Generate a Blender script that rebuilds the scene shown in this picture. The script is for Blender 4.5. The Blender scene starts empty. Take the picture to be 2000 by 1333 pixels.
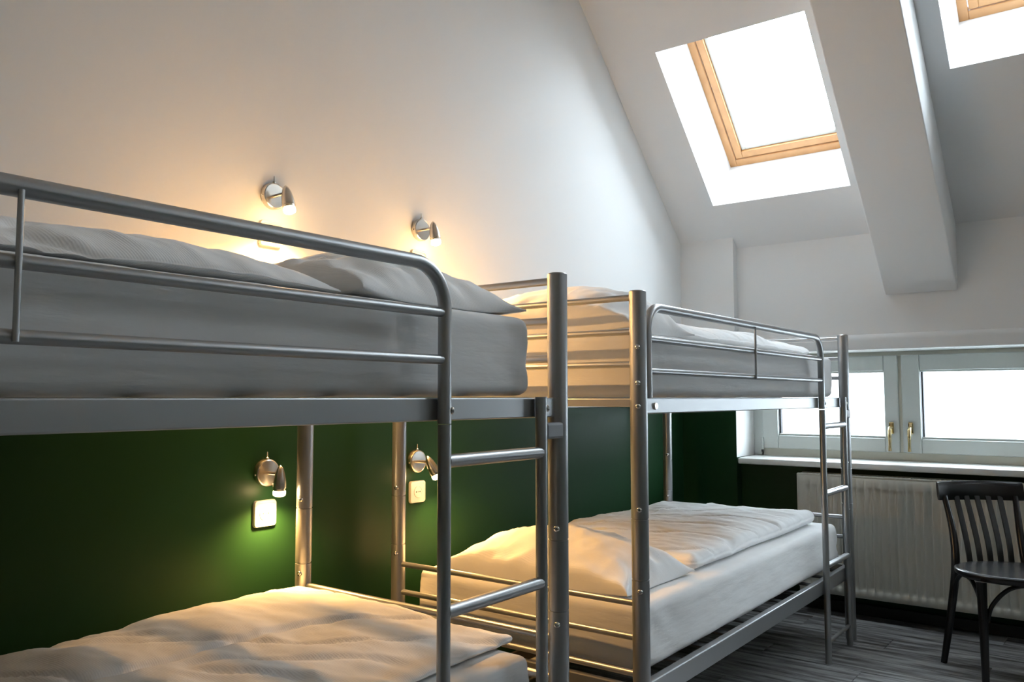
import bpy, bmesh, math, random
from mathutils import Vector, Matrix, noise

random.seed(7)
S = bpy.context.scene
COL = S.collection

# ------------------------------------------------------------------ camera
YAW, PITCH, ROLL = 0.6460, 0.0692, -0.0007
FPX = 1604.9
cam_d = bpy.data.cameras.new('camera')
cam_d.sensor_fit = 'HORIZONTAL'
cam_d.sensor_width = 36.0
cam_d.lens = FPX / 2000.0 * 36.0
cam_d.clip_start = 0.02
cam = bpy.data.objects.new('camera', cam_d)
COL.objects.link(cam)
F_ = Vector((math.cos(YAW) * math.cos(PITCH), math.sin(YAW) * math.cos(PITCH), math.sin(PITCH)))
R_ = Vector((math.sin(YAW), -math.cos(YAW), 0))
U_ = R_.cross(F_)
R2 = R_ * math.cos(ROLL) + U_ * math.sin(ROLL)
U2 = -R_ * math.sin(ROLL) + U_ * math.cos(ROLL)
m = Matrix(((R2.x, U2.x, -F_.x), (R2.y, U2.y, -F_.y), (R2.z, U2.z, -F_.z))).to_4x4()
m.translation = (-2.0575, -1.1067, 1.1335)
cam.matrix_world = m
S.camera = cam

# ------------------------------------------------------------------ sky
SKY_STRENGTH = 9.5
SKY_COLOR = (0.79, 0.905, 1.0)
w = bpy.data.worlds.new('overcast_sky')
S.world = w
w.use_nodes = True
bg = w.node_tree.nodes['Background']
bg.inputs['Color'].default_value = (*SKY_COLOR, 1)
bg.inputs['Strength'].default_value = SKY_STRENGTH



def sky_portal(name, centre, xaxis, yaxis, sx, sy):
    """tells the renderer where daylight enters; a portal gives off no light of its own"""
    ld = bpy.data.lights.new(name, 'AREA')
    ld.shape = 'RECTANGLE'
    ld.size, ld.size_y = sx, sy
    ld.cycles.is_portal = True
    o = bpy.data.objects.new(name, ld)
    COL.objects.link(o)
    xa, ya = Vector(xaxis).normalized(), Vector(yaxis).normalized()
    za = xa.cross(ya)
    mm = Matrix((xa, ya, za)).transposed().to_4x4()
    mm.translation = centre
    o.matrix_world = mm
    return o


LAMP_W_UP = 26.0
LAMP_W_LOW = 10.5
LAMP_COLOR = (1.0, 0.53, 0.165)

S.view_settings.view_transform = 'Standard'
S.view_settings.look = 'None'
S.view_settings.gamma = 1.0
S.view_settings.use_curve_mapping = False
S.view_settings.exposure = 1.52
S.cycles.use_denoising = True
S.cycles.max_bounces = 10
S.cycles.diffuse_bounces = 6
S.cycles.transparent_max_bounces = 16
S.cycles.caustics_reflective = False
S.cycles.caustics_refractive = False
S.cycles.sample_clamp_indirect = 6.0


# ------------------------------------------------------------------ materials
def new_mat(name):
    mt = bpy.data.materials.new(name)
    mt.use_nodes = True
    nt = mt.node_tree
    return mt, nt, nt.nodes['Principled BSDF']


def noise_bump(nt, bsdf, scale, strength, dist=0.002, detail=3, stretch=None):
    tc = nt.nodes.new('ShaderNodeTexCoord')
    src = tc.outputs['Object']
    if stretch:
        mp = nt.nodes.new('ShaderNodeMapping')
        mp.inputs['Scale'].default_value = stretch
        nt.links.new(src, mp.inputs['Vector'])
        src = mp.outputs['Vector']
    n = nt.nodes.new('ShaderNodeTexNoise')
    n.inputs['Scale'].default_value = scale
    n.inputs['Detail'].default_value = detail
    nt.links.new(src, n.inputs['Vector'])
    b = nt.nodes.new('ShaderNodeBump')
    b.inputs['Strength'].default_value = strength
    b.inputs['Distance'].default_value = dist
    nt.links.new(n.outputs['Fac'], b.inputs['Height'])
    nt.links.new(b.outputs['Normal'], bsdf.inputs['Normal'])
    return n, b


def simple(name, col, rough=0.5, metal=0.0, spec=0.5, bump=None):
    mt, nt, b = new_mat(name)
    b.inputs['Base Color'].default_value = (*col, 1)
    b.inputs['Roughness'].default_value = rough
    b.inputs['Metallic'].default_value = metal
    b.inputs['Specular IOR Level'].default_value = spec
    if bump:
        noise_bump(nt, b, *bump)
    return mt


M = {}
M['wall_white'] = simple('wall_white_paint', (0.77, 0.77, 0.765), 0.85, 0, 0.25, (90, 0.12, 0.002))
M['wall_beige'] = simple('wall_beige_paint', (0.50, 0.44, 0.36), 0.85, 0, 0.25)  # unseen end wall toned darker and beige to temper and warm its bounce
M['ceiling_white'] = simple('ceiling_white_paint', (0.77, 0.77, 0.77), 0.9, 0, 0.2, (70, 0.1, 0.002))
M['green'] = simple('green_satin_paint', (0.010, 0.039, 0.014), 0.40, 0, 0.12, (55, 0.10, 0.002))
M['silver'] = simple('silver_powder_coat', (0.40, 0.405, 0.41), 0.36, 0.85, 0.5)
M['chrome'] = simple('bright_bolt_steel', (0.75, 0.73, 0.70), 0.18, 1.0)
M['brushed'] = simple('brushed_nickel', (0.62, 0.58, 0.52), 0.27, 1.0)
M['plastic'] = simple('white_plastic', (0.62, 0.60, 0.56), 0.35)
M['hole'] = simple('dark_hole', (0.02, 0.02, 0.02), 0.7)
M['pvc'] = simple('white_window_pvc', (0.60, 0.63, 0.61), 0.35, 0, 0.5)
M['pvc_grey'] = simple('window_frame_shadow_pvc', (0.62, 0.60, 0.52), 0.45)  # shade on the recessed frame parts put into a beige colour
M['gasket'] = simple('black_gasket', (0.03, 0.03, 0.035), 0.6)
M['sill'] = simple('white_sill', (0.78, 0.78, 0.75), 0.35)
M['radiator'] = simple('white_radiator_enamel', (0.62, 0.60, 0.53), 0.38)
M['brass'] = simple('brass_handle', (0.78, 0.64, 0.36), 0.22, 1.0)
M['black_wood'] = simple('black_stained_beech', (0.008, 0.007, 0.007), 0.25, 0, 0.5, (25, 0.05, 0.002))
M['baseboard'] = simple('dark_baseboard', (0.018, 0.016, 0.014), 0.5)
M['clip'] = simple('grey_plastic_clip', (0.25, 0.26, 0.27), 0.5)
M['render_wall'] = simple('beige_roof_flank', (0.50, 0.40, 0.33), 0.9)
M['court'] = simple('pale_courtyard_render', (0.31, 0.31, 0.315), 0.9)  # added outside wall, toned to set the brightness behind the low windows
M['court_ground'] = simple('courtyard_paving', (0.08, 0.08, 0.08), 0.9)  # added ground outside, kept dark against light from below
M['slat'] = simple('grey_steel_slat', (0.10, 0.10, 0.10), 0.5, 0.6)


def mat_pine():
    mt, nt, b = new_mat('varnished_pine')
    tc = nt.nodes.new('ShaderNodeTexCoord')
    mp = nt.nodes.new('ShaderNodeMapping')
    mp.inputs['Scale'].default_value = (1, 1, 1)
    n = nt.nodes.new('ShaderNodeTexNoise')
    n.inputs['Scale'].default_value = 14
    n.inputs['Detail'].default_value = 4
    cr = nt.nodes.new('ShaderNodeValToRGB')
    cr.color_ramp.elements[0].color = (0.42, 0.20, 0.075, 1)
    cr.color_ramp.elements[1].color = (0.60, 0.33, 0.14, 1)
    nt.links.new(tc.outputs['Object'], mp.inputs['Vector'])
    nt.links.new(mp.outputs['Vector'], n.inputs['Vector'])
    nt.links.new(n.outputs['Fac'], cr.inputs['Fac'])
    nt.links.new(cr.outputs['Color'], b.inputs['Base Color'])
    b.inputs['Roughness'].default_value = 0.35
    return mt


M['pine'] = mat_pine()


def mat_fabric():
    mt, nt, b = new_mat('white_seersucker_cotton')
    b.inputs['Base Color'].default_value = (0.82, 0.815, 0.81, 1)
    b.inputs['Roughness'].default_value = 0.95
    b.inputs['Specular IOR Level'].default_value = 0.15
    b.inputs['Sheen Weight'].default_value = 0.15
    tc = nt.nodes.new('ShaderNodeTexCoord')
    wv = nt.nodes.new('ShaderNodeTexWave')
    wv.wave_type = 'BANDS'
    wv.bands_direction = 'X'
    wv.inputs['Scale'].default_value = 62
    wv.inputs['Distortion'].default_value = 0.6
    nt.links.new(tc.outputs['Object'], wv.inputs['Vector'])
    n = nt.nodes.new('ShaderNodeTexNoise')
    n.inputs['Scale'].default_value = 16
    n.inputs['Detail'].default_value = 5
    nt.links.new(tc.outputs['Object'], n.inputs['Vector'])
    b1 = nt.nodes.new('ShaderNodeBump')
    b1.inputs['Strength'].default_value = 0.10
    b1.inputs['Distance'].default_value = 0.002
    nt.links.new(wv.outputs['Fac'], b1.inputs['Height'])
    b2 = nt.nodes.new('ShaderNodeBump')
    b2.inputs['Strength'].default_value = 0.35
    b2.inputs['Distance'].default_value = 0.006
    nt.links.new(n.outputs['Fac'], b2.inputs['Height'])
    nt.links.new(b1.outputs['Normal'], b2.inputs['Normal'])
    nt.links.new(b2.outputs['Normal'], b.inputs['Normal'])
    return mt


def mat_sheet():
    mt, nt, b = new_mat('white_fitted_sheet')
    b.inputs['Base Color'].default_value = (0.79, 0.785, 0.78, 1)
    b.inputs['Roughness'].default_value = 0.95
    b.inputs['Specular IOR Level'].default_value = 0.15
    tc = nt.nodes.new('ShaderNodeTexCoord')
    n = nt.nodes.new('ShaderNodeTexNoise')
    n.inputs['Scale'].default_value = 5
    n.inputs['Detail'].default_value = 6
    mp = nt.nodes.new('ShaderNodeMapping')
    mp.inputs['Scale'].default_value = (1.0, 1.0, 5.0)
    nt.links.new(tc.outputs['Object'], mp.inputs['Vector'])
    nt.links.new(mp.outputs['Vector'], n.inputs['Vector'])
    b1 = nt.nodes.new('ShaderNodeBump')
    b1.inputs['Strength'].default_value = 0.35
    b1.inputs['Distance'].default_value = 0.01
    nt.links.new(n.outputs['Fac'], b1.inputs['Height'])
    nt.links.new(b1.outputs['Normal'], b.inputs['Normal'])
    return mt


M['fabric'] = mat_fabric()
M['sheet'] = mat_sheet()


def mat_floor():
    mt, nt, b = new_mat('greyed_oak_laminate')
    tc = nt.nodes.new('ShaderNodeTexCoord')
    oi = nt.nodes.new('ShaderNodeObjectInfo')
    mp = nt.nodes.new('ShaderNodeMapping')
    mp.inputs['Scale'].default_value = (14, 1.3, 1)
    add = nt.nodes.new('ShaderNodeVectorMath')
    add.operation = 'ADD'
    sc = nt.nodes.new('ShaderNodeMath')
    sc.operation = 'MULTIPLY'
    sc.inputs[1].default_value = 37.0
    nt.links.new(oi.outputs['Random'], sc.inputs[0])
    nt.links.new(tc.outputs['Object'], mp.inputs['Vector'])
    nt.links.new(mp.outputs['Vector'], add.inputs[0])
    nt.links.new(sc.outputs[0], add.inputs[1])
    n = nt.nodes.new('ShaderNodeTexNoise')
    n.inputs['Scale'].default_value = 2.2
    n.inputs['Detail'].default_value = 7
    n.inputs['Roughness'].default_value = 0.65
    nt.links.new(add.outputs[0], n.inputs['Vector'])
    cr = nt.nodes.new('ShaderNodeValToRGB')
    e = cr.color_ramp.elements
    e[0].position = 0.37
    e[0].color = (0.035, 0.028, 0.026, 1)
    e[1].position = 0.62
    e[1].color = (0.36, 0.36, 0.36, 1)
    k = e.new(0.46)
    k.color = (0.135, 0.13, 0.13, 1)
    nt.links.new(n.outputs['Fac'], cr.inputs['Fac'])
    nt.links.new(cr.outputs['Color'], b.inputs['Base Color'])
    b.inputs['Roughness'].default_value = 0.45
    return mt


M['floor'] = mat_floor()


def mat_glass():
    mt = bpy.data.materials.new('clear_window_glass')
    mt.use_nodes = True
    nt = mt.node_tree
    nt.nodes.clear()
    out = nt.nodes.new('ShaderNodeOutputMaterial')
    tr = nt.nodes.new('ShaderNodeBsdfTransparent')
    tr.inputs['Color'].default_value = (0.97, 0.98, 0.98, 1)
    gl = nt.nodes.new('ShaderNodeBsdfGlossy')
    gl.inputs['Roughness'].default_value = 0.02
    lw = nt.nodes.new('ShaderNodeLayerWeight')
    lw.inputs['Blend'].default_value = 0.5
    pw = nt.nodes.new('ShaderNodeMath')
    pw.operation = 'POWER'
    pw.inputs[1].default_value = 5.0
    ma = nt.nodes.new('ShaderNodeMath')
    ma.operation = 'MULTIPLY_ADD'
    ma.inputs[1].default_value = 0.96
    ma.inputs[2].default_value = 0.04
    nt.links.new(lw.outputs['Facing'], pw.inputs[0])
    nt.links.new(pw.outputs[0], ma.inputs[0])
    mx = nt.nodes.new('ShaderNodeMixShader')
    nt.links.new(ma.outputs[0], mx.inputs[0])
    nt.links.new(tr.outputs[0], mx.inputs[1])
    nt.links.new(gl.outputs[0], mx.inputs[2])
    nt.links.new(mx.outputs[0], out.inputs['Surface'])
    return mt


M['glass'] = mat_glass()


def mat_emit(name, col, st):
    mt = bpy.data.materials.new(name)
    mt.use_nodes = True
    nt = mt.node_tree
    nt.nodes.clear()
    out = nt.nodes.new('ShaderNodeOutputMaterial')
    em = nt.nodes.new('ShaderNodeEmission')
    em.inputs['Color'].default_value = (*col, 1)
    em.inputs['Strength'].default_value = st
    nt.links.new(em.outputs[0], out.inputs['Surface'])
    return mt


M['bulb'] = mat_emit('lit_halogen_bulb', (1.0, 0.66, 0.32), 30.0)


# ------------------------------------------------------------------ mesh helpers
def mesh_obj(name, verts, faces, mat, parent=None, smooth=False, mats=None, fmat=None):
    me = bpy.data.meshes.new(name)
    me.from_pydata([tuple(v) for v in verts], [], faces)
    for mm in (mats or [mat]):
        me.materials.append(mm)
    if fmat:
        for p, i in zip(me.polygons, fmat):
            p.material_index = i
    bm = bmesh.new()
    bm.from_mesh(me)
    bmesh.ops.recalc_face_normals(bm, faces=bm.faces)
    bm.to_mesh(me)
    bm.free()
    if smooth:
        me.shade_smooth()
    o = bpy.data.objects.new(name, me)
    COL.objects.link(o)
    if parent:
        o.parent = parent
    return o


def auto_smooth(o, deg=35):
    me = o.data
    bm = bmesh.new()
    bm.from_mesh(me)
    lim = math.radians(deg)
    for e in bm.edges:
        e.smooth = not (len(e.link_faces) == 2 and e.calc_face_angle(0) > lim)
    bm.to_mesh(me)
    bm.free()
    me.shade_smooth()
    me.update()
    # keep the sharp edges
    return o


def box(name, lo, hi, mat, parent=None, bevel=0.0, seg=2):
    bm = bmesh.new()
    bmesh.ops.create_cube(bm, size=1.0)
    lo, hi = Vector(lo), Vector(hi)
    for v in bm.verts:
        v.co = Vector(((v.co.x + .5) * (hi.x - lo.x) + lo.x, (v.co.y + .5) * (hi.y - lo.y) + lo.y, (v.co.z + .5) * (hi.z - lo.z) + lo.z))
    if bevel > 0:
        bmesh.ops.bevel(bm, geom=bm.edges[:], offset=bevel, segments=seg, affect='EDGES', profile=0.5)
    me = bpy.data.meshes.new(name)
    bm.to_mesh(me)
    bm.free()
    me.materials.append(mat)
    o = bpy.data.objects.new(name, me)
    COL.objects.link(o)
    if parent:
        o.parent = parent
    return o


def prism(name, poly, axis, a0, a1, mat, parent=None, smooth=False):
    """poly: 2D outline; axis 'y': (x,z) outline extruded along y; 'x': (y,z); 'z': (x,y)."""
    n = len(poly)

    def P(q, t):
        return {'y': (q[0], t, q[1]), 'x': (t, q[0], q[1]), 'z': (q[0], q[1], t)}[axis]
    vs = [P(q, a0) for q in poly] + [P(q, a1) for q in poly]
    fs = [tuple(range(n)), tuple(range(n, 2 * n))] + [(i, (i + 1) % n, n + (i + 1) % n, n + i) for i in range(n)]
    o = mesh_obj(name, vs, fs, mat, parent)
    if smooth:
        auto_smooth(o, 40)
    return o


def tube_data(path, r, seg=16, cap=True, squash=None):
    path = [Vector(p) for p in path]
    n = len(path)
    rs = r if isinstance(r, (list, tuple)) else [r] * n
    tans = []
    for i in range(n):
        a = path[max(i - 1, 0)]
        b = path[min(i + 1, n - 1)]
        tans.append((b - a).normalized())
    t0 = tans[0]
    ref = Vector((0, 0, 1)) if abs(t0.z) < 0.9 else Vector((1, 0, 0))
    u = (ref - t0 * ref.dot(t0)).normalized()
    vs, fs = [], []
    for i in range(n):
        t = tans[i]
        u = (u - t * u.dot(t)).normalized()
        v = t.cross(u)
        for k in range(seg):
            a = 2 * math.pi * k / seg
            vs.append(path[i] + (u * math.cos(a) + v * math.sin(a)) * rs[i])
    for i in range(n - 1):
        for k in range(seg):
            fs.append((i * seg + k, i * seg + (k + 1) % seg, (i + 1) * seg + (k + 1) % seg, (i + 1) * seg + k))
    if cap:
        fs.append(tuple(range(seg)))
        fs.append(tuple(range((n - 1) * seg, n * seg)))
    return vs, fs


def tube(name, path, r, mat, parent=None, seg=16, cap=True):
    vs, fs = tube_data(path, r, seg, cap)
    o = mesh_obj(name, vs, fs, mat, parent)
    return auto_smooth(o, 50)


def lathe(name, prof, mat, parent=None, seg=24, mtx=None):
    """prof: list of (radius, z)."""
    vs, fs = [], []
    for (r, z) in prof:
        for k in range(seg):
            a = 2 * math.pi * k / seg
            vs.append(Vector((r * math.cos(a), r * math.sin(a), z)))
    n = len(prof)
    for i in range(n - 1):
        for k in range(seg):
            fs.append((i * seg + k, i * seg + (k + 1) % seg, (i + 1) * seg + (k + 1) % seg, (i + 1) * seg + k))
    fs.append(tuple(range(seg)))
    fs.append(tuple(range((n - 1) * seg, n * seg)))
    if mtx is not None:
        vs = [mtx @ v for v in vs]
    o = mesh_obj(name, vs, fs, mat, parent)
    return auto_smooth(o, 35)


def arc(cx, cy, r, a0, a1, n):
    return [(cx + r * math.cos(math.radians(a0 + (a1 - a0) * i / n)), cy + r * math.sin(math.radians(a0 + (a1 - a0) * i / n))) for i in range(n + 1)]


def empty(name, loc=(0, 0, 0), rz=0.0):
    o = bpy.data.objects.new(name, None)
    o.empty_display_size = 0.1
    COL.objects.link(o)
    o.location = loc
    o.rotation_euler = (0, 0, rz)
    return o


def tag(o, label=None, cat=None, group=None, kind=None):
    if label:
        o['label'] = label
    if cat:
        o['category'] = cat
    if group:
        o['group'] = group
    if kind:
        o['kind'] = kind
    return o


def struct(o, label, cat):
    return tag(o, label, cat, None, 'structure')


def copy_tree(o, parent=None):
    c = o.copy()
    COL.objects.link(c)
    c.parent = parent
    for ch in [x for x in o.children]:
        copy_tree(ch, c)
    return c


# ------------------------------------------------------------------ room dimensions (metres)
YW = 1.05            # long wall with the reading lamps
X1 = 2.500           # front of the corner pilaster
X2 = 2.56            # window wall
XW = 2.77            # plane of the window frame
XB, YR = -3.4, -3.2  # wall behind the camera, wall on the far side
ZG = 1.165           # top of the green paint
# sloped ceiling: point + slope direction (down, towards the window wall) + outward normal
CB = Vector((2.396, 0, 2.165))
CT = Vector((0.7248, 0, -0.6889))
CN = Vector((0.6889, 0, 0.7248))


def cp(a, y, d=0.0):
    p = CB + CT * a + CN * d
    return Vector((p.x, y, p.z))


# ------------------------------------------------------------------ floor
floor = empty('floor', (0, 0, 0))
struct(floor, 'grey washed wood laminate floor', 'floor')
base = box('subfloor', (XB - .1, YR - .1, -0.06), (X2 + .05, YW + .1, -0.010), M['baseboard'], floor)
PW, PL = 0.192, 1.285
rows = int((X2 - XB) / PW) + 1
plank_mesh = {}


def plank(x0, x1, y0, y1):
    key = (round(x1 - x0, 3), round(y1 - y0, 3))
    if key not in plank_mesh:
        hx, hy = (x1 - x0) / 2 - .0006, (y1 - y0) / 2 - .0006
        c = .0016
        vs = [(sx * hx, sy * hy, -.010) for sx, sy in ((-1, -1), (1, -1), (1, 1), (-1, 1))]
        vs += [(sx * hx, sy * hy, -c) for sx, sy in ((-1, -1), (1, -1), (1, 1), (-1, 1))]
        vs += [(sx * (hx - c), sy * (hy - c), 0) for sx, sy in ((-1, -1), (1, -1), (1, 1), (-1, 1))]
        fs = [(0, 1, 2, 3), (8, 9, 10, 11)]
        for b in (0, 4):
            fs += [(b + i, b + (i + 1) % 4, b + 4 + (i + 1) % 4, b + 4 + i) for i in range(4)]
        o = mesh_obj('plank', vs, fs, M['floor'], floor)
        plank_mesh[key] = o.data
    else:
        o = bpy.data.objects.new('plank', plank_mesh[key])
        COL.objects.link(o)
        o.parent = floor
    o.location = ((x0 + x1) / 2, (y0 + y1) / 2, 0)


for i in range(rows):
    xa = X2 - (i + 1) * PW
    xb = X2 - i * PW
    xa = max(xa, XB)
    if xb - xa < .03:
        continue
    y = YW - (0.35 + 0.43 * (i % 3)) + 0.0
    ys = [YW]
    while y > YR:
        ys.append(y)
        y -= PL
    ys.append(YR)
    for k in range(len(ys) - 1):
        if ys[k] - ys[k + 1] > .02:
            plank(xa, xb, ys[k + 1], ys[k])

# ------------------------------------------------------------------ long wall with the lamps
vs, fs, fm = [], [], []


def add_box(lo, hi, mi_default, front=None):
    b = len(vs)
    x0, y0, z0 = lo
    x1, y1, z1 = hi
    vs.extend([(x0, y0, z0), (x1, y0, z0), (x1, y1, z0), (x0, y1, z0), (x0, y0, z1), (x1, y0, z1), (x1, y1, z1), (x0, y1, z1)])
    q = {'b': (0, 3, 2, 1), 't': (4, 5, 6, 7), 'y-': (0, 1, 5, 4), 'x+': (1, 2, 6, 5), 'y+': (2, 3, 7, 6), 'x-': (3, 0, 4, 7)}
    for k, f in q.items():
        fs.append(tuple(b + i for i in f))
        fm.append((front or {}).get(k, mi_default))


add_box((XB, YW, 0), (3.0, YW + .15, ZG), 1)
add_box((XB, YW, ZG), (3.0, YW + .15, 3.7), 0)
struct(mesh_obj('wall_left', vs, fs, None, None, False, [M['wall_white'], M['green']], fm), 'long wall with reading lamps, white above and dark green below', 'wall')

# ------------------------------------------------------------------ window wall
vs, fs, fm = [], [], []
ZS0, ZS1 = 0.762, 0.794      # window sill
NY0, NY1 = -2.50, 0.718       # niche sides
# corner pilaster
add_box((X1, NY1, 0), (3.0, YW, ZS1), 1)
add_box((X1, NY1, ZS1), (3.0, YW, ZG), 0, {'x-': 1})
add_box((X1, NY1, ZG), (3.0, YW, 2.2), 0)
# wall below the sill
add_box((X2, NY0, 0), (3.0, NY1, ZS0), 1)
# wall right of the niche
add_box((X2, YR, 0), (3.0, NY0, ZS1), 1)
add_box((X2, YR, ZS1), (3.0, NY0, ZG), 0, {'x-': 1})
add_box((X2, YR, ZG), (3.0, NY0, 2.1), 0)
# wall above the niche with a lintel ledge standing proud of it, its upper edge softly rounded
XL = 2.503
poly = [(X2, 2.1), (X2, 1.470)] + arc(XL + .030, 1.438, .030, 90, 180, 7) + arc(XL + .006, 1.391, .006, 180, 270, 3) + [(3.0, 1.385), (3.0, 2.1)]
b0 = len(vs)
n = len(poly)
vs += [(p[0], NY0, p[1]) for p in poly] + [(p[0], NY1, p[1]) for p in poly]
fs += [tuple(b0 + i for i in range(n)), tuple(b0 + n + i for i in range(n))] + [(b0 + i, b0 + (i + 1) % n, b0 + n + (i + 1) % n, b0 + n + i) for i in range(n)]
fm += [0] * (n + 2)
struct(mesh_obj('wall_back', vs, fs, None, None, False, [M['wall_white'], M['green']], fm), 'window wall with corner pilaster, white above and dark green below', 'wall')

vs, fs, fm = [], [], []
add_box((XB, YR - .15, 0), (3.0, YR, ZG), 1)
add_box((XB, YR - .15, ZG), (3.0, YR, 3.7), 0)
struct(mesh_obj('wall_right', vs, fs, None, None, False, [M['wall_white'], M['green']], fm), 'side wall facing the bunks, white above and green below', 'wall')
vs, fs, fm = [], [], []
add_box((XB - .15, YR, 0), (XB, YW + .15, ZG), 1)
add_box((XB - .15, YR, ZG), (XB, YW + .15, 3.7), 0)
struct(mesh_obj('wall_front', vs, fs, None, None, False, [M['wall_beige'], M['green']], fm), 'end wall behind the viewer, beige above and green below', 'wall')

box_bb = box('baseboard_back', (X2 - .022, YR, 0), (X2, NY1, 0.055), M['baseboard'], None, .004)
struct(box_bb, 'dark baseboard under the radiator', 'baseboard')
struct(box('baseboard_left', (XB, YW - .016, 0), (X1, YW, 0.055), M['baseboard'], None, .004), 'dark baseboard along the green wall', 'baseboard')

# ------------------------------------------------------------------ ceiling: slope with two skylight shafts and an added unseen one, then flat
SK = [dict(a0=-1.05, a1=-0.09, y0=0.012, y1=0.762, d=0.395),
      dict(a0=-1.575, a1=-0.615, y0=-1.27, y1=-0.52, d=0.46),
      dict(a0=-1.575, a1=-0.615, y0=-2.75, y1=-2.00, d=0.46)]  # added skylight out of view, extra daylight for the bed fronts
A_TOP = -1.938
ab = sorted([A_TOP, -1.575, -1.05, -0.615, -0.09, 0.35])
yb = sorted([YR - .1, -2.75, -2.00, -1.27, -0.52, 0.012, 0.762, YW + .1])
vs, fs = [], []
for i in range(len(ab) - 1):
    for j in range(len(yb) - 1):
        am, ym = (ab[i] + ab[i + 1]) / 2, (yb[j] + yb[j + 1]) / 2
        if any(s['a0'] < am < s['a1'] and s['y0'] < ym < s['y1'] for s in SK):
            continue
        b = len(vs)
        vs += [cp(ab[i], yb[j]), cp(ab[i + 1], yb[j]), cp(ab[i + 1], yb[j + 1]), cp(ab[i], yb[j + 1])]
        fs.append((b, b + 1, b + 2, b + 3))
for s in SK:
    c = [(s['a0'], s['y0']), (s['a1'], s['y0']), (s['a1'], s['y1']), (s['a0'], s['y1'])]
    for k in range(4):
        p, q = c[k], c[(k + 1) % 4]
        b = len(vs)
        vs += [cp(*p), cp(*q), cp(*q, s['d'] + .05), cp(*p, s['d'] + .05)]
        fs.append((b, b + 1, b + 2, b + 3))
pt = cp(A_TOP, 0)
b = len(vs)
vs += [Vector((pt.x, YR - .1, pt.z)), Vector((XB - .1, YR - .1, pt.z)), Vector((XB - .1, YW + .1, pt.z)), Vector((pt.x, YW + .1, pt.z))]
fs.append((b, b + 1, b + 2, b + 3))
me = bpy.data.meshes.new('ceiling')
me.from_pydata([tuple(v) for v in vs], [], fs)
me.materials.append(M['ceiling_white'])
ceil = bpy.data.objects.new('ceiling', me)
COL.objects.link(ceil)
struct(ceil, 'white sloped attic ceiling with deep skylight shafts', 'ceiling')

# boxed rafter running down the slope
BD = 0.3516 * 0.7248
BY0, BY1 = -0.428, -0.091
poly_a = [(A_TOP - .15, .02), (0.45, .02), (0.45, -BD), (A_TOP - .15, -BD)]
vs = [cp(a, BY0, d) for a, d in poly_a] + [cp(a, BY1, d) for a, d in poly_a]
fs = [(0, 1, 2, 3), (4, 5, 6, 7)] + [(i, (i + 1) % 4, 4 + (i + 1) % 4, 4 + i) for i in range(4)]
beam = mesh_obj('trim_1', vs, fs, M['ceiling_white'])
bm = bmesh.new()
bm.from_mesh(beam.data)
bmesh.ops.bevel(bm, geom=bm.edges[:], offset=.006, segments=2, affect='EDGES', profile=.5)
bm.to_mesh(beam.data)
bm.free()
struct(beam, 'white boxed rafter running down the sloped ceiling', 'beam')


# ------------------------------------------------------------------ skylights
def slope_bar(name, a0, a1, y0, y1, d0, d1, mat, parent, bev=.004):
    o = box(name, (a0, y0, d0), (a1, y1, d1), mat, parent, bev)
    for v in o.data.vertices:
        v.co = cp(v.co.x, v.co.y, v.co.z)
    return o


def ring(name, s, o0, o1, d0, d1, mat, parent, bev=.004):
    """four bars of a rectangular frame between insets o0 and o1"""
    a0, a1, y0, y1 = s['a0'], s['a1'], s['y0'], s['y1']
    slope_bar(name, a0 + o0, a1 - o0, y0 + o0, y0 + o1, d0, d1, mat, parent, bev)
    slope_bar(name, a0 + o0, a1 - o0, y1 - o1, y1 - o0, d0, d1, mat, parent, bev)
    slope_bar(name, a0 + o0, a0 + o1, y0 + o1, y1 - o1, d0, d1, mat, parent, bev)
    slope_bar(name, a1 - o1, a1 - o0, y0 + o1, y1 - o1, d0, d1, mat, parent, bev)


for i, s in enumerate(SK):
    r = empty('window_%d' % (2, 3, 5)[i])
    struct(r, ['pine framed skylight in a deep white shaft beside the rafter', 'pine framed skylight right of the rafter, cut by the picture edge', 'pine framed skylight farther along the slope, outside the picture'][i], 'skylight')
    d = s['d']
    ring('frame', s, -0.002, 0.042, d - .002, d + .06, M['pine'], r)
    ring('sash', s, 0.046, 0.088, d + .004, d + .06, M['pine'], r)
    ring('glazing_bead', s, 0.088, 0.112, d + .022, d + .055, M['pvc'], r, .003)
    pc = cp((s['a0'] + s['a1']) / 2, (s['y0'] + s['y1']) / 2, d + .07)
    sky_portal('sky_portal', pc, CT, (0, 1, 0), s['a1'] - s['a0'] - .17, s['y1'] - s['y0'] - .17)
    slope_bar('pane', s['a0'] + .10, s['a1'] - .10, s['y0'] + .10, s['y1'] - .10, d + .040, d + .046, M['glass'], r, 0)

# ------------------------------------------------------------------ low window in the niche
YP = [(-0.875, NY1), (-2.485, -0.910)]      # two double casements side by side in the niche


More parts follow.
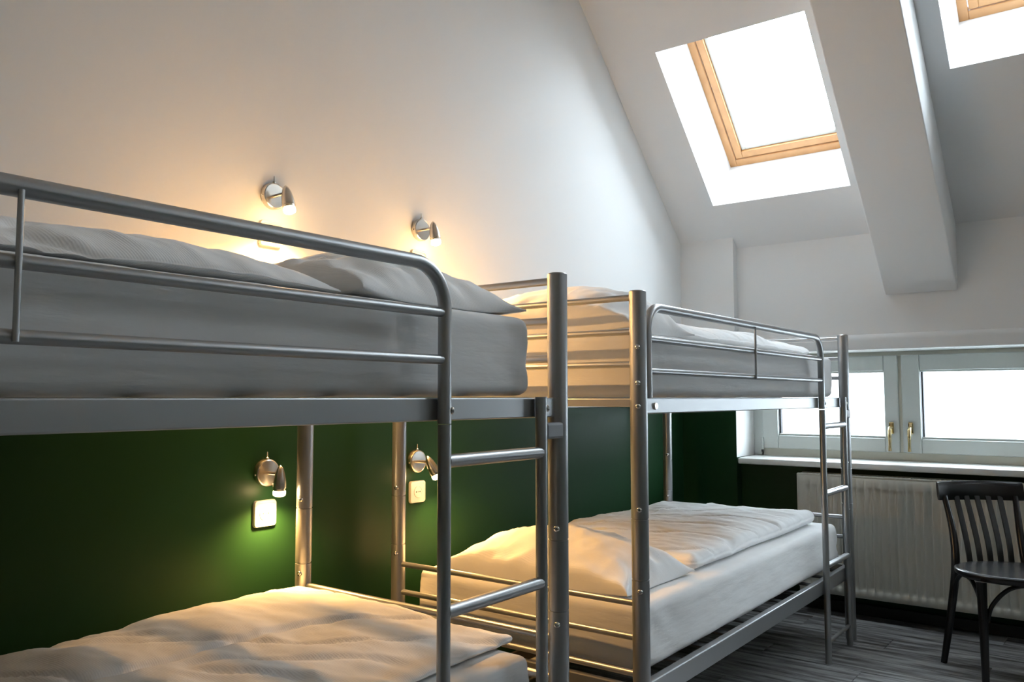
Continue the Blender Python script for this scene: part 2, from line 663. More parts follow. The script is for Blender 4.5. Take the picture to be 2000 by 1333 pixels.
def low_window(name, label, fy0, fy1):
    win = empty(name, (XW, 0, ZS1))
    struct(win, label, 'window')

    def wbox(name, x0, x1, y0, y1, z0, z1, mat, parent, bev=.003):
        return box(name, (x0 - XW, y0, z0 - ZS1), (x1 - XW, y1, z1 - ZS1), mat, parent, bev)
    FT, FB = 1.385, ZS1
    wbox('frame', XW, XW + .07, fy1 - .063, fy1, FB, FT, M['pvc'], win)
    wbox('frame', XW, XW + .07, fy0, fy0 + .045, FB, FT, M['pvc'], win)
    wbox('frame', XW, XW + .07, fy0 + .045, fy1 - .045, FB, FB + .044, M['pvc_grey'], win)
    wbox('frame', XW, XW + .07, fy0 + .045, fy1 - .045, FT - .030, FT, M['pvc_grey'], win)
    mid = fy1 - 0.8205
    wbox('mullion', XW - .004, XW + .07, mid - .0105, mid + .0105, FB + .044, FT - .030, M['pvc_grey'], win)
    for (ya, yc, gl0, gl1, hy) in ((mid + .0085, fy1 - .061, mid + .0805, fy1 - .153, mid + .0465), (fy0 + .020, mid - .0085, fy0 + .115, mid - .0995, mid - .0495)):
        za, zc, g0, g1 = 0.837, 1.364, 0.913, 1.279
        sash = wbox('sash', XW - .018, XW + .05, ya, gl0, za, zc, M['pvc'], win, .005)
        wbox('sash_bar', XW - .018, XW + .05, gl1, yc, za, zc, M['pvc'], sash, .005)
        wbox('sash_bar', XW - .018, XW + .05, gl0, gl1, za, g0, M['pvc'], sash, .005)
        wbox('sash_bar', XW - .018, XW + .05, gl0, gl1, g1, zc, M['pvc'], sash, .005)
        wbox('glazing_bead', XW - .004, XW + .04, gl0, gl1, g0, g0 + .012, M['pvc'], sash, .003)
        wbox('glazing_bead', XW - .004, XW + .04, gl0, gl1, g1 - .008, g1, M['pvc'], sash, .003)
        wbox('gasket', XW + .002, XW + .03, gl1 - .012, gl1 - .004, g0 + .012, g1 - .008, M['gasket'], sash, 0)
        wbox('gasket', XW + .010, XW + .03, gl0 + .001, gl0 + .005, g0 + .012, g1 - .008, M['pvc'], sash, 0)
        wbox('pane', XW + .018, XW + .022, gl0 - .004, gl1 + .004, g0 - .004, g1 + .004, M['glass'], sash, 0)
        hz = 0.972
        h = wbox('handle', XW - .030, XW - .018, hy - .013, hy + .013, hz - .035, hz + .030, M['brass'], win, .006)
        lv = [(XW - .030, hy, hz), (XW - .058, hy, hz - .002), (XW - .066, hy, hz - .016), (XW - .066, hy + .001, hz - .055), (XW - .062, hy + .002, hz - .095), (XW - .064, hy + .002, hz - .125)]
        lv = [(a - XW, b_, c_ - ZS1) for a, b_, c_ in lv]
        tube('lever', lv, [.009, .009, .0095, .0085, .0075, .0095], M['brass'], h, 12)
    sky_portal('sky_portal', (XW + .08, (fy0 + fy1) / 2, 1.095), (0, 1, 0), (0, 0, -1), fy1 - fy0 - .2, .39)
    hz = 0.865
    tube('hinge', [(-.022, fy1 - .061, hz - ZS1 - .035), (-.022, fy1 - .061, hz - ZS1 + .035)], .008, M['pvc'], win, 12)
    tube('hinge_pin', [(-.024, fy1 - .061, hz - ZS1 - .050), (-.024, fy1 - .061, hz - ZS1 - .037)], .007, M['gasket'], win, 10)


low_window('window_1', 'low white double casement window in the niche over the radiator', *YP[0])
low_window('window_4', 'next low white casement window along the niche, outside the picture', *YP[1])

sill = prism('trim_2', [(2.45, .672), (2.447, .690), (X1 + .02, .705), (XW + .01, .716), (XW + .01, NY0 + .01), (2.45, NY0 + .01)], 'z', ZS0, ZS1, M['sill'])
bm = bmesh.new()
bm.from_mesh(sill.data)
bmesh.ops.bevel(bm, geom=[e for e in bm.edges], offset=.005, segments=3, affect='EDGES', profile=.5)
bm.to_mesh(sill.data)
bm.free()
auto_smooth(sill, 40)
struct(sill, 'white window sill projecting over the radiator', 'sill')

# roof flank seen outside through the left pane
flank = prism('roof_flank', [(0.645, 0.60), (0.40, 0.60), (0.645, 1.034), (0.80, 1.30), (0.80, 0.60)][0:1] + [(0.39, 0.60), (0.568, 0.904), (0.645, 1.036), (0.80, 1.30), (0.80, 0.60)], 'x', 3.0, 3.6, M['render_wall'])
tag(flank, 'beige sloping roof flank outside the left window pane', 'roof edge')


# wall and ground added outside to shape the daylight through the low windows
cw = box('courtyard_wall', (6.0, -9, -3.2), (6.3, 9, 1.75), M['court'])
tag(cw, 'pale rendered wall across the courtyard seen through the low window', 'wall', None, 'structure')
cg = box('courtyard_ground', (3.0, -9, -3.4), (6.3, 9, -3.2), M['court_ground'])
tag(cg, 'courtyard ground far below the window', 'ground', None, 'structure')

# ------------------------------------------------------------------ bunk beds
BL, BW = 2.06, 0.935
PR = 0.0243
ZT, ZJ1, ZJ2 = 1.436, 0.7985, 0.634
Z_DECK0, Z_DECK1 = 1.088, 1.134
Z_LOW0, Z_LOW1 = 0.286, 0.346


def make_bed():
    root = empty('bunk_bed')
    prof = [(PR - .002, 0), (PR, .002), (PR, ZJ2 - .002), (PR - .0022, ZJ2 - .0012), (PR - .0022, ZJ2 + .0012), (PR, ZJ2 + .002),
            (PR, ZJ1 - .002), (PR - .0022, ZJ1 - .0012), (PR - .0022, ZJ1 + .0012), (PR, ZJ1 + .002), (PR, ZT - .003), (PR - .003, ZT)]
    for (x, y) in ((0, 0), (0, BW), (BL, 0), (BL, BW)):
        p = lathe('post', prof, M['silver'], root, 28)
        p.location = (x, y, 0)
        zb = [ZJ1 + .027, ZJ2 - .030]
        if y == 0 and x == 0:
            zb += [1.275, 1.175, 1.110]
        for z in zb:
            bo = lathe('bolt', [(.0078, 0), (.0078, .003), (.006, .0055), (.0035, .0065), (.003, .0045)], M['chrome'], p, 12)
            bo.location = (-PR * math.cos(.45) + .0015, -PR * math.sin(.45) + (.0015 if y == 0 else .0015), z)
            bo.rotation_euler = (0, -math.pi / 2, .45)
    # deck and lower side rails, front and back
    for (za, zc) in ((Z_DECK0, Z_DECK1), (Z_LOW0, Z_LOW1)):
        box('side_rail', (PR - .004, -.006, za), (BL - PR + .004, .020, zc), M['silver'], root, .003)
        box('side_rail', (PR - .004, BW - .020, za), (BL - PR + .004, BW + .006, zc), M['silver'], root, .003)
        for x in (0, BL):
            box('end_rail', (x - .010, PR - .004, za + .020), (x + .010, BW - PR + .004, zc - .002), M['silver'], root, .003)
        for k in range(11):
            xx = .12 + k * (BL - .24) / 10
            box('slat', (xx - .018, .02, zc - .016), (xx + .018, BW - .02, zc - .010), M['slat'], root, .001)
    # head and foot rails
    for x in (0, BL):
        for z in (1.418, 1.321, 1.228, 0.566, 0.473, 0.375):
            if z == 1.228 or z == 1.321 or z == 1.418:
                rr_ = .0095
            else:
                rr_ = .0092
            tube('cross_rail', [(x, PR - .006, z), (x, BW / 2, z), (x, BW - PR + .006, z)], rr_, M['silver'], root, 14)

    # guard rail: one bent tube from the deck by the head post to the ladder
    def gy(x):
        return -.002 - .019 * max(0, min(1, (x - .05) / 1.5))
    ZGR = 1.396
    xl, xr, R = .050, 1.628, .088
    pts = [(xl, Z_DECK1), (xl, ZGR - .07)] + [(a, b_) for a, b_ in arc(xl + .07, ZGR - .07, .07, 180, 90, 8)]
    for k in range(1, 12):
        pts.append((xl + .07 + (xr - R - xl - .07) * k / 12, ZGR))
    pts += [(a, b_) for a, b_ in arc(xr - R, ZGR - R, R, 90, 0, 10)] + [(xr, Z_DECK0 - .005)]
    tube('guard_rail', [(x, gy(x), z) for x, z in pts], .0138, M['silver'], root, 18)
    for z in (1.302, 1.209):
        tube('guard_bar', [(xl + (xr - xl) * k / 8, gy(xl + (xr - xl) * k / 8), z) for k in range(9)], .0096, M['silver'], root, 14)
    xrod = .842
    tube('guard_rod', [(xrod, gy(xrod) - .012, 1.202), (xrod, gy(xrod) - .012, 1.39)], .0042, M['silver'], root, 10)
    # ladder
    yl = -.0215
    tube('ladder_stile', [(xr, yl, 0.0), (xr, yl, .5), (xr, yl, Z_DECK0 - .007)], .0136, M['silver'], root, 18)
    xr2 = 1.960
    tube('ladder_stile', [(xr2, yl, 0.0), (xr2, yl, .5), (xr2, yl, Z_DECK1 + .002)], .0136, M['silver'], root, 18)
    for z, rg in ((1.009, .0135), (.717, .0135), (.408, .0125), (.088, .0085)):
        tube('ladder_rung', [(xr + .006, yl, z), ((xr + xr2) / 2, yl, z), (xr2 - .006, yl, z)], rg, M['silver'], root, 16)
    for x in (xr, xr2):
        bo = lathe('bolt', [(.008, 0), (.008, .003), (.006, .0055), (.0035, .0062), (.003, .0045)], M['chrome'], root, 12)
        bo.location = (x + .010, yl - .008, 1.109)
        bo.rotation_euler = (0, math.pi / 2, -.7)
    cap = lathe('rail_cap', [(.0105, 0), (.0105, .004), (.009, .006)], M['chrome'], root, 16)
    cap.location = (.085, -.006, 1.110)
    cap.rotation_euler = (math.pi / 2, 0, 0)
    box('ladder_clip', (xr2 + .012, -.030, 1.038), (BL - PR + .006, -.006, 1.076), M['clip'], root, .006)
    return root


far_bed = make_bed()
tag(far_bed, 'silver metal bunk bed by the window, farther from the viewer', 'bunk bed', 'metal bunk beds along the green wall')
NEAR = Vector((-2.4669, 0, 0))
near_bed = copy_tree(far_bed)
near_bed.location = NEAR
near_bed['label'] = 'nearest silver metal bunk bed, cut by the left picture edge'


# ------------------------------------------------------------------ bedding
def fbm(p, s, o=3):
    return noise.fractal(Vector(p) * s, 1.0, 2.0, o)


def rounded_box(lo, hi, r, n, disp):
    """closed rounded box on a grid; disp(pos, normal, u, v, w) -> displaced position"""
    lo, hi = Vector(lo), Vector(hi)
    c = (lo + hi) / 2
    h = (hi - lo) / 2
    rr = Vector((min(r[0], h.x), min(r[1], h.y), min(r[2], h.z))) if isinstance(r, tuple) else Vector((min(r, h.x), min(r, h.y), min(r, h.z)))
    vs, fs, idx = [], [], {}

    def samples(hh, rr_, nn):
        # more samples in the rounded margin
        k = 5
        out = [-hh + rr_ * (1 - math.cos(math.pi / 2 * i / k)) for i in range(k)]
        inner = [(-hh + rr_) + (2 * (hh - rr_)) * i / nn for i in range(nn + 1)]
        return out + inner + [-v for v in reversed(out)]
    X, Y, Z = samples(h.x, rr.x, n[0]), samples(h.y, rr.y, n[1]), samples(h.z, rr.z, n[2])

    def vert(i, j, k):
        key = (i, j, k)
        if key in idx:
            return idx[key]
        p = Vector((X[i], Y[j], Z[k]))
        inner = Vector((max(-h.x + rr.x, min(h.x - rr.x, p.x)), max(-h.y + rr.y, min(h.y - rr.y, p.y)), max(-h.z + rr.z, min(h.z - rr.z, p.z))))
        d = p - inner
        nd = Vector((d.x / max(rr.x, 1e-6), d.y / max(rr.y, 1e-6), d.z / max(rr.z, 1e-6)))
        if nd.length > 1e-6:
            nn_ = nd.normalized()
            q = inner + Vector((nn_.x * rr.x, nn_.y * rr.y, nn_.z * rr.z))
            nr = nn_
        else:
            q, nr = p, Vector((0, 0, 1))
        q = q + c
        q = disp(q, nr)
        idx[key] = len(vs)
        vs.append(q)
        return idx[key]
    nx, ny, nz = len(X), len(Y), len(Z)
    for i in range(nx - 1):
        for j in range(ny - 1):
            for k in (0, nz - 1):
                fs.append((vert(i, j, k), vert(i + 1, j, k), vert(i + 1, j + 1, k), vert(i, j + 1, k)))
    for i in range(nx - 1):
        for k in range(nz - 1):
            for j in (0, ny - 1):
                fs.append((vert(i, j, k), vert(i + 1, j, k), vert(i + 1, j, k + 1), vert(i, j, k + 1)))
    for j in range(ny - 1):
        for k in range(nz - 1):
            for i in (0, nx - 1):
                fs.append((vert(i, j, k), vert(i, j + 1, k), vert(i, j + 1, k + 1), vert(i, j, k + 1)))
    return vs, fs


def mattress(name, lo, hi, seed, label):
    lo, hi = Vector(lo), Vector(hi)
    o3 = Vector((seed * 3.1, seed * 1.7, seed * .9))

    def disp(q, n):
        t = (q.z - lo.z) / (hi.z - lo.z)
        a = .005 * (1 - abs(n.z)) * fbm(q + o3, 2.5, 2) + .002 * fbm(Vector((q.x * .7, q.y * .7, q.z * 3.0)) + o3, 11, 3)
        # tension pleats of the fitted sheet near the ends
        ex = min(q.x - lo.x, hi.x - q.x)
        pl = math.exp(-(ex / .14) ** 2) * .0028 * abs(n.y) * math.sin((q.z * 62 + q.x * 55) + 2.5 * fbm(q + o3, 5, 2))
        q = q + n * (a + pl * (1 - abs(n.z)))
        if t > .5:
            q.z += .0015 * fbm(q + o3, 3.0, 2)
        else:
            q.z += .004 * max(0, fbm(Vector((q.x, 0, 0)) + o3, 3, 2)) * (1 - t)
        q.z = max(q.z, lo.z)
        return q
    vs, fs = rounded_box(lo, hi, (.035, .028, .032), (90, 30, 9), disp)
    o = mesh_obj(name, vs, fs, M['sheet'], None, True)
    return tag(o, label, 'mattress', 'mattresses on the bunk beds')


def duvet(name, lo, hi, seed, label, puff=.014, ridge=None, sag=.018, dome=0.0):
    lo, hi = Vector(lo), Vector(hi)
    o3 = Vector((seed * 2.3, seed * 4.1, seed * 1.3))
    c = (lo + hi) / 2
    h = (hi - lo) / 2

    def disp(q, n):
        u = (q.x - c.x) / h.x
        v = (q.y - c.y) / h.y
        t = (q.z - lo.z) / (hi.z - lo.z)
        # outline wobble
        q.x += .012 * fbm((0, q.y * 1.0, seed), 4, 2) * abs(u) ** 4
        q.y += .010 * fbm((q.x, 0, seed), 3, 2) * abs(v) ** 4
        edge = max(abs(u), abs(v))
        top = puff * fbm(q + o3, 2.6, 3) + .006 * fbm(Vector((q.x * 1.6, q.y * .8, 0)) + o3, 9, 3)
        # soft creases
        cr = fbm(Vector((q.x * .8 + q.y * .6, q.y * .3 - q.x * .2, 0)) + o3, 4.5, 2)
        top += -.010 * math.exp(-(cr / .05) ** 2)
        fall = -sag * (edge ** 4)
        if ridge:
            top += ridge(q, u, v)
        q.z += t * (top + fall - dome * (hi.z - lo.z) * abs(v) ** 1.8)
        q.z = max(q.z, lo.z + .004 * t)
        return q
    r = min(h.z, .06)
    vs, fs = rounded_box(lo, hi, (r, r, h.z), (120, 96, 2), disp)
    o = mesh_obj(name, vs, fs, M['fabric'], None, True)
    return tag(o, label, 'duvet', 'white duvets on the bunk beds')


def pillow(name, lo, hi, seed, label, tilt=0.0, head=-1):
    """thick pillow; head = side (-1 low x, +1 high x) that stays upright and full"""
    lo, hi = Vector(lo), Vector(hi)
    c = (lo + hi) / 2
    h = (hi - lo) / 2
    o3 = Vector((seed * 1.9, seed * .7, seed * 2.9))
    N1, N2 = 56, 84
    vs, fs = [], []
    T = hi.z - lo.z

    def prof(u, v):
        # full near the head side, thinning towards the other side and the y ends
        uu = u * head          # +1 at head side
        if head == 0:
            fx = (1 - abs(u) ** 3.0) ** .6 if u > 0 else (.55 + .45 * (1 - u * u)) * (1 - abs(u) ** 30) ** .5
            fy = (1 - abs(v) ** 2.6) ** .6
        else:
            fx = (.44 + .56 * (1 - uu ** 1.7)) * (1 - uu ** 50) ** .5 if uu > 0 else (1 - abs(u) ** 2.0) ** .7
            fy = (1 - abs(v) ** 7) ** .5 * (1 - .30 * v * v)
        return max(0.0, fx) * max(0.0, fy)
    grid = {}
    for s in (1, 0):
        for i in range(N1 + 1):
            for j in range(N2 + 1):
                u = math.sin((i / N1 - .5) * math.pi)
                v = math.sin((j / N2 - .5) * math.pi)
                border = i in (0, N1) or j in (0, N2)
                if s == 0 and border:
                    grid[(s, i, j)] = grid[(1, i, j)]
                    continue
                pf = prof(u, v)
                # pulled-in sides, pointed corners
                xx = c.x + h.x * u * (1 - .05 * (1 - abs(v) ** 2.5))
                yy = c.y + h.y * v * (1 - .06 * (1 - abs(u) ** 2.5))
                base = lo.z + .030 * T * (1 - pf)
                if s == 1:
                    wr = .010 * fbm(Vector((xx, yy, 0)) + o3, 5, 3) + .005 * fbm(Vector((xx, yy, 0)) + o3, 15, 3)
                    rad = math.sin((math.atan2(v, u)) * 11 + 3 * fbm(Vector((u, v, 0)) + o3, 2, 2))
                    fold = abs(fbm(Vector((xx * 1.0, yy * 2.2, 0)) + o3 * 2, 4.0, 2))
                    wr += .016 * max(0, .28 - fold)
                    wr += .009 * rad * max(0, max(abs(u), abs(v)) - .45) * 1.6
                    z = base + T * (.97 * pf) + wr * min(1, pf * 2)
                else:
                    z = base - .004
                z += .012 * (abs(u) * abs(v)) ** 3
                z = max(z, lo.z + .001)
                grid[(s, i, j)] = len(vs)
                vs.append(Vector((xx, yy, z)))
    for s in (1, 0):
        for i in range(N1):
            for j in range(N2):
                fs.append((grid[(s, i, j)], grid[(s, i + 1, j)], grid[(s, i + 1, j + 1)], grid[(s, i, j + 1)]))
    o = mesh_obj(name, vs, fs, M['fabric'], None, True)
    return tag(o, label, 'pillow', 'white pillows on the bunk beds')


UM0, UM1 = Z_DECK1 + .001, 1.325
LM0, LM1 = Z_LOW1 + .004, 0.540
mattress('mattress', (.070, .030, UM0), (2.000, .915, UM1), 1, 'white sheeted mattress on the upper deck of the window bunk')
mattress('mattress', (.070, .030, LM0), (2.000, .915, LM1), 2, 'white sheeted mattress on the lower deck of the window bunk')
mattress('mattress', (NEAR.x + .070, .030, UM0), (NEAR.x + 2.000, .915, UM1), 3, 'white sheeted mattress on the upper deck of the nearest bunk')
mattress('mattress', (NEAR.x + .070, .030, LM0), (NEAR.x + 2.000, .915, LM1), 4, 'white sheeted mattress on the lower deck of the nearest bunk')

# duvets
def near_seam(q, u, v):
    yc = .525 - .9 * max(0, q.x + .80) ** 1.5 + .012 * fbm((q.x, 0, 3), 5, 2)
    d = q.y - yc
    return -.013 * math.exp(-(d / .011) ** 2) + .010 / (1 + math.exp(-d / .02))


def far_seam(q, u, v):
    yc = .70 - .10 * (q.x - .96) + .008 * fbm((q.x, 0, 5), 5, 2)
    d = q.y - yc
    return .006 * math.exp(-(d / .012) ** 2) - .008 / (1 + math.exp(-d / .015))


duvet('duvet', (.560, .10, LM1 + .005), (1.92, .90, LM1 + .075), 5, 'white duvet spread on the lower deck of the window bunk', ridge=far_seam)
duvet('duvet', (.515, .10, UM1 + .005), (1.90, .90, UM1 + .112), 6, 'white duvet on the upper deck of the window bunk', dome=.45)
duvet('duvet', (NEAR.x + .15, .07, UM1 + .005), (-.997, .90, UM1 + .112), 7, 'white duvet on the upper deck of the nearest bunk, behind the guard bars', dome=.7)
duvet('duvet', (-1.85, .10, LM1 + .005), (-.445, .89, LM1 + .050), 8, 'white duvet on the lower deck of the nearest bunk, lit warm by the lamp', ridge=near_seam)
# pillows
pillow('pillow', (.085, .09, LM1 + .004), (.545, .81, LM1 + .155), 9, 'plump white pillow on the lower deck of the window bunk', head=-1)
pillow('pillow', (.075, .06, UM1 + .004), (.51, .88, UM1 + .185), 10, 'plump white pillow on the upper deck of the window bunk', head=-1)
pillow('pillow', (-.992, .05, UM1 + .004), (-.465, .90, UM1 + .150), 11, 'white pillow at the end of the upper deck of the nearest bunk', head=0)


# ------------------------------------------------------------------ reading lamps
def wall_lamp(x, z, tilt_out, tilt_x, label, power):
    r = empty('wall_lamp', (x, YW, z))
    tag(r, label, 'lamp', 'brushed steel reading lamps on the long wall')
    toroom = Matrix.Rotation(math.pi / 2, 4, 'X')      # lathe z axis -> -y (into the room)
    lathe('base_plate', [(.0425, 0), (.0425, .014), (.041, .0175), (.038, .019), (.0375, .0182), (.004, .0195), (.001, .0195)], M['brushed'], r, 36, toroom)
    sw = lathe('switch', [(.006, 0), (.006, .004), (.0035, .006), (.002, .008), (.0017, .022), (.001, .023)], M['brushed'], r, 12)
    sw.location = (0, -.010, .0415)
    tube('arm', [(0, -.018, 0), (0, -.040, 0), (0, -.060, 0)], .0052, M['brushed'], r, 12)
    tube('base_screw', [(-.0415, -.009, -.004), (-.0455, -.009, -.004)], .003, M['chrome'], r, 10)
    # head hangs from the end of the arm
    H = Matrix.Translation((0, -.074, 0)) @ Matrix.Rotation(tilt_x, 4, 'Y') @ Matrix.Rotation(-tilt_out, 4, 'X') @ Matrix.Translation((0, 0, -.015)) @ Matrix.Diagonal((1, 1, .82, 1))
    head = lathe('lamp_head', [(.0015, .050), (.0055, .046), (.0105, .036), (.0150, .020), (.0182, 0), (.0200, -.018), (.0206, -.034), (.0195, -.034), (.0185, -.020), (.010, -.012)], M['brushed'], r, 24, H)
    lathe('lamp_collar', [(.0188, -.030), (.0188, -.040), (.0172, -.046), (.0168, -.046), (.0168, -.030)], M['brushed'], head, 24, H)
    lathe('bulb', [(.004, -.030), (.0168, -.036), (.0190, -.050), (.0178, -.060), (.0110, -.065), (.002, -.066)], M['bulb'], r, 20, H)
    ld = bpy.data.lights.new('bulb_light', 'SPOT')
    ld.energy = power
    ld.color = LAMP_COLOR
    ld.shadow_soft_size = .012
    ld.spot_size = math.radians(150)
    ld.spot_blend = 1.0
    lo = bpy.data.objects.new('bulb_light', ld)
    COL.objects.link(lo)
    lo.parent = r
    lo.matrix_local = Matrix.Translation(H @ Vector((0, 0, -.080))) @ Matrix.Rotation(tilt_x, 4, 'Y') @ Matrix.Rotation(-tilt_out, 4, 'X')
    return r


wall_lamp(-.463, 1.772, math.radians(16), math.radians(0), 'brushed steel reading lamp on the white wall above the nearest bunk', LAMP_W_UP)
wall_lamp(.214, 1.775, math.radians(12), math.radians(0), 'lit reading lamp on the white wall above the pillow of the window bunk', LAMP_W_UP)
wall_lamp(-.468, .903, math.radians(-2), math.radians(0), 'lit reading lamp on the green wall over the nearest lower bed', LAMP_W_LOW)
wall_lamp(.201, .897, math.radians(20), math.radians(-18), 'tilted reading lamp on the green wall over the window lower bed', LAMP_W_LOW)


def socket(x, z, label):
    r = empty('wall_socket', (x, YW, z))
    tag(r, label, 'socket', 'white wall sockets below the lamps')
    w2 = .0405
    out = [(w2 - .010 + .010 * math.cos(t), w2 - .010 + .010 * math.sin(t)) for t in [i * math.pi / 12 for i in range(7)]]
    pts = out + [(-p[1], p[0]) for p in out] + [(-p[0], -p[1]) for p in out] + [(p[1], -p[0]) for p in out]
    n = len(pts)
    vs, fs = [], []
    for (sc, yy) in ((1, 0), (1, -.006), (.955, -.0105), (.80, -.0110), (.79, -.0095)):
        vs += [(p[0] * sc, yy, p[1] * sc) for p in pts]
    for k in range(4):
        fs += [(k * n + i, k * n + (i + 1) % n, (k + 1) * n + (i + 1) % n, (k + 1) * n + i) for i in range(n)]
    fs += [tuple(range(n)), tuple(range(4 * n, 5 * n))]
    auto_smooth(mesh_obj('plate', vs, fs, M['plastic'], r), 30)
    toroom = Matrix.Translation((0, -.0095, 0)) @ Matrix.Rotation(math.pi / 2, 4, 'X')
    ins = lathe('insert', [(.0215, -.001), (.0215, .0022), (.0195, .0024), (.0188, .0010), (.001, .0010)], M['plastic'], r, 28, toroom)
    for s in (-1, 1):
        tube('pin_hole', [(s * .0095, -.0100, 0), (s * .0095, -.0112, 0)], .0027, M['hole'], ins, 10)
    tube('centre_screw', [(0, -.0100, 0), (0, -.0110, 0)], .002, M['chrome'], ins, 10)
    return r


socket(-.470, .779, 'white wall socket under the lamp over the nearest lower bed')
socket(.207, .784, 'white wall socket under the tilted lamp over the window lower bed')
socket(-.470, 1.650, 'white socket on the white wall under the nearest upper lamp')
socket(.205, 1.655, 'white socket on the white wall under the farther upper lamp')

# ------------------------------------------------------------------ radiator
RX, RY0, RY1, RZ0, RZ1 = 2.420, -1.15, 0.352, 0.112, 0.722
rad = empty('radiator', (2.47, (RY0 + RY1) / 2, RZ0))
tag(rad, 'white ribbed panel radiator under the window', 'radiator')
off = Vector((2.47, (RY0 + RY1) / 2, RZ0))
pitch = .0392
ycols = [RY1, RY1 - .004]
y = RY1 - .034
while y > RY0 + .05:
    for t in (0, .22, .30, .5, .70, .78):
        ycols.append(y - pitch * t)
    y -= pitch
ycols += [y, RY0]
zrows = [RZ0, RZ0 + .004, RZ0 + .036, RZ0 + .042, RZ0 + .052, RZ0 + .060, RZ1 - .085, RZ1 - .062, RZ1 - .054, RZ1 - .046, RZ1 - .006, RZ1]


def rad_x(yy, zz):
    e = 0.0
    if yy >= RY1 - 1e-6 or zz <= RZ0 + 1e-6 or zz >= RZ1 - 1e-6:
        return RX + .004
    s = (RY1 - .034 - yy) / pitch
    if s < 0 or yy < RY0 + .05:
        return RX
    f = s - math.floor(s)
    if f < .22 or f > .779:
        ch = 0.0
    elif f < .31 or f > .69:
        ch = .75
    else:
        ch = 1.0
    if zz < RZ0 + .038 or zz > RZ1 - .045:
        k = 0
    elif zz < RZ0 + .045 or zz > RZ1 - .055:
        k = .5
    else:
        k = 1
    return RX + .012 * ch * k


vs, fs = [], []
for yy in ycols:
    for zz in zrows:
        vs.append(Vector((rad_x(yy, zz), yy, zz)) - off)
nz = len(zrows)
for i in range(len(ycols) - 1):
    for k in range(nz - 1):
        fs.append((i * nz + k, (i + 1) * nz + k, (i + 1) * nz + k + 1, i * nz + k + 1))
auto_smooth(mesh_obj('front_panel', vs, fs, M['radiator'], rad), 60)


def rbox(name, lo, hi, mat, bev=.002):
    return box(name, Vector(lo) - off, Vector(hi) - off, mat, rad, bev)


rbox('back_panel', (RX + .075, RY0 + .01, RZ0 + .01), (RX + .09, RY1 - .01, RZ1 - .01), M['radiator'])
rbox('side_cover', (RX + .001, RY1 - .002, RZ0 + .02), (RX + .095, RY1 + .003, RZ1 + .006), M['radiator'])
rbox('side_cover', (RX + .001, RY0 - .003, RZ0 + .02), (RX + .095, RY0 + .002, RZ1 + .006), M['radiator'])
rbox('top_edge', (RX + .001, RY0, RZ1), (RX + .010, RY1, RZ1 + .010), M['radiator'])
rbox('top_edge', (RX + .085, RY0, RZ1), (RX + .095, RY1, RZ1 + .010), M['radiator'])
gm = None
yy = RY1 - .02
while yy > RY0 + .02:
    if gm is None:
        g = box('grille_bar', (-.040, -.0035, -.003), (.040, .0035, .003), M['radiator'], rad, .001)
        gm = g.data
    else:
        g = bpy.data.objects.new('grille_bar', gm)
        COL.objects.link(g)
        g.parent = rad
    g.location = Vector((RX + .048, yy, RZ1 + .005)) - off
    yy -= .022
for yb_ in (.2, -.9):
    rbox('bracket', (RX + .085, yb_ - .015, RZ0 + .05), (X2 - .001, yb_ + .015, RZ1 - .08), M['radiator'])

# ------------------------------------------------------------------ bentwood chair
FWD = Vector((-.839, -.545, 0))
LAT = Vector((.545, -.839, 0))
CC = Vector((1.88, -.64, 0)) + LAT * .043
ch = empty('chair', CC)
tag(ch, 'black bentwood chair with slatted back in front of the radiator', 'chair')


def cl(f, l, z):
    return FWD * f + LAT * l + Vector((0, 0, z))


# seat: round board with soft rim, slightly dished
def seat():
    seg = 48
    prof = [(0, .424), (.10, .4245), (.165, .428), (.196, .434), (.208, .434), (.214, .430), (.215, .422), (.213, .412), (.205, .405), (.17, .404), (0, .404)]
    vs, fs = [], []
    for r_, z in prof:
        for k in range(seg):
            a = 2 * math.pi * k / seg
            ca, sa = math.cos(a), math.sin(a)
            # squarer towards the back
            e = 1.0 + (-.10 if ca < 0 else .0) * ca * ca
            vs.append(cl(r_ * ca * .93 * e + .02, r_ * sa, z))
    for i in range(len(prof) - 1):
        for k in range(seg):
            fs.append((i * seg + k, i * seg + (k + 1) % seg, (i + 1) * seg + (k + 1) % seg, (i + 1) * seg + k))
    o = mesh_obj('seat', vs, fs, M['black_wood'], ch)
    bm = bmesh.new()
    bm.from_mesh(o.data)
    bmesh.ops.remove_doubles(bm, verts=bm.verts, dist=1e-5)
    bm.to_mesh(o.data)
    bm.free()
    auto_smooth(o, 45)


seat()


def smooth_path(ctrl, n=8):
    pts = [Vector(c) for c in ctrl]
    out = []
    for i in range(len(pts) - 1):
        p0, p1, p2, p3 = pts[max(i - 1, 0)], pts[i], pts[i + 1], pts[min(i + 2, len(pts) - 1)]
        for k in range(n):
            t = k / n
            out.append(.5 * ((2 * p1) + (-p0 + p2) * t + (2 * p0 - 5 * p1 + 4 * p2 - p3) * t * t + (-p0 + 3 * p1 - 3 * p2 + p3) * t ** 3))
    out.append(pts[-1])
    return out


for s in (-1, 1):
    path = smooth_path([cl(-.172, s * .203, 0), cl(-.168, s * .170, .20), cl(-.160, s * .146, .40), cl(-.185, s * .140, .55), cl(-.232, s * .150, .700)])
    nP = len(path)
    rad_ = [.0125 + .0045 * math.sin(math.pi * min(1, i / (nP - 1) * 1.1)) for i in range(nP)]
    tube('rear_leg', path, rad_, M['black_wood'], ch, 14)
    path = smooth_path([cl(.172, s * .196, 0), cl(.160, s * .190, .20), cl(.140, s * .183, .406)])
    tube('front_leg', path, [.0125 + .007 * i / (len(path) - 1) for i in range(len(path))], M['black_wood'], ch, 14)


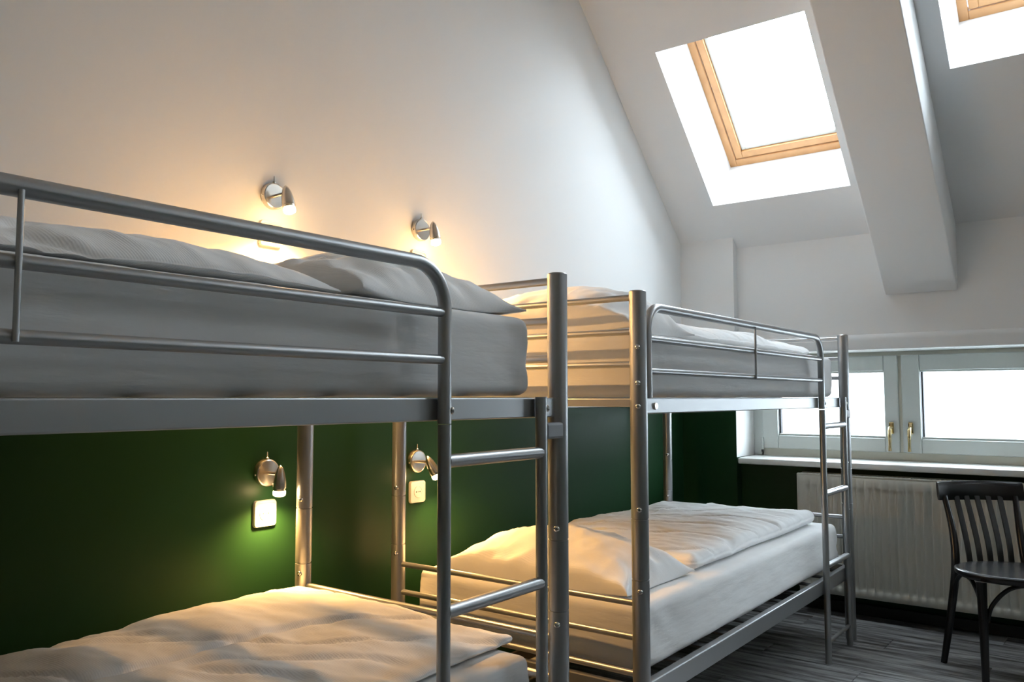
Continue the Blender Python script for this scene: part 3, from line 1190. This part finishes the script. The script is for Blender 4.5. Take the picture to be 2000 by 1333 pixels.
# top rail: curved board
def top_rail():
    vs, fs = [], []
    N = 20
    sec = [(-.008, -.040), (.008, -.040), (.0115, -.020), (.0115, .022), (.008, .038), (0, .042), (-.008, .038), (-.0115, .022), (-.0115, -.020)]
    m_ = len(sec)
    for i in range(N + 1):
        t = i / N * 2 - 1
        l = t * .180
        f = -.272 + .045 * t * t
        hgt = 1.0 - .05 * abs(t) ** 6
        tilt = .16
        for (a, b_) in sec:
            vs.append(cl(f + a - tilt * b_, l, .722 + b_ * hgt))
    for i in range(N):
        for k in range(m_):
            fs.append((i * m_ + k, i * m_ + (k + 1) % m_, (i + 1) * m_ + (k + 1) % m_, (i + 1) * m_ + k))
    fs.append(tuple(range(m_)))
    fs.append(tuple(range(N * m_, (N + 1) * m_)))
    auto_smooth(mesh_obj('top_rail', vs, fs, M['black_wood'], ch), 45)


top_rail()
for k in range(5):
    l0 = -.092 + .046 * k
    l1 = l0 * .93
    t = l0 / .18
    path = smooth_path([cl(-.155, l1, .412), cl(-.178, l0 * .96, .52), cl(-.262 + .045 * t * t, l0, .700)], 6)
    vs, fs = [], []
    for p in path:
        for (a, b_) in ((-.0045, -.0105), (.0045, -.0105), (.0055, 0), (.0045, .0105), (-.0045, .0105), (-.0055, 0)):
            vs.append(p + FWD * a + LAT * b_)
    for i in range(len(path) - 1):
        for q in range(6):
            fs.append((i * 6 + q, i * 6 + (q + 1) % 6, (i + 1) * 6 + (q + 1) % 6, (i + 1) * 6 + q))
    fs += [tuple(range(6)), tuple(range((len(path) - 1) * 6, len(path) * 6))]
    auto_smooth(mesh_obj('back_slat', vs, fs, M['black_wood'], ch), 50)
# bentwood braces under the seat
tube('brace', smooth_path([cl(.150, -.170, .255), cl(.150, -.150, .320), cl(.152, -.085, .383), cl(.152, 0, .398), cl(.152, .085, .383), cl(.150, .150, .320), cl(.150, .170, .255)]), .0085, M['black_wood'], ch, 12)
for s in (-1, 1):
    tube('brace', smooth_path([cl(.138, s * .184, .255), cl(.118, s * .180, .330), cl(.050, s * .172, .385), cl(-.03, s * .162, .398)]), .0085, M['black_wood'], ch, 12)
    tube('brace', smooth_path([cl(-.150, s * .158, .270), cl(-.130, s * .160, .345), cl(-.080, s * .160, .390), cl(-.03, s * .162, .398)]), .0085, M['black_wood'], ch, 12)
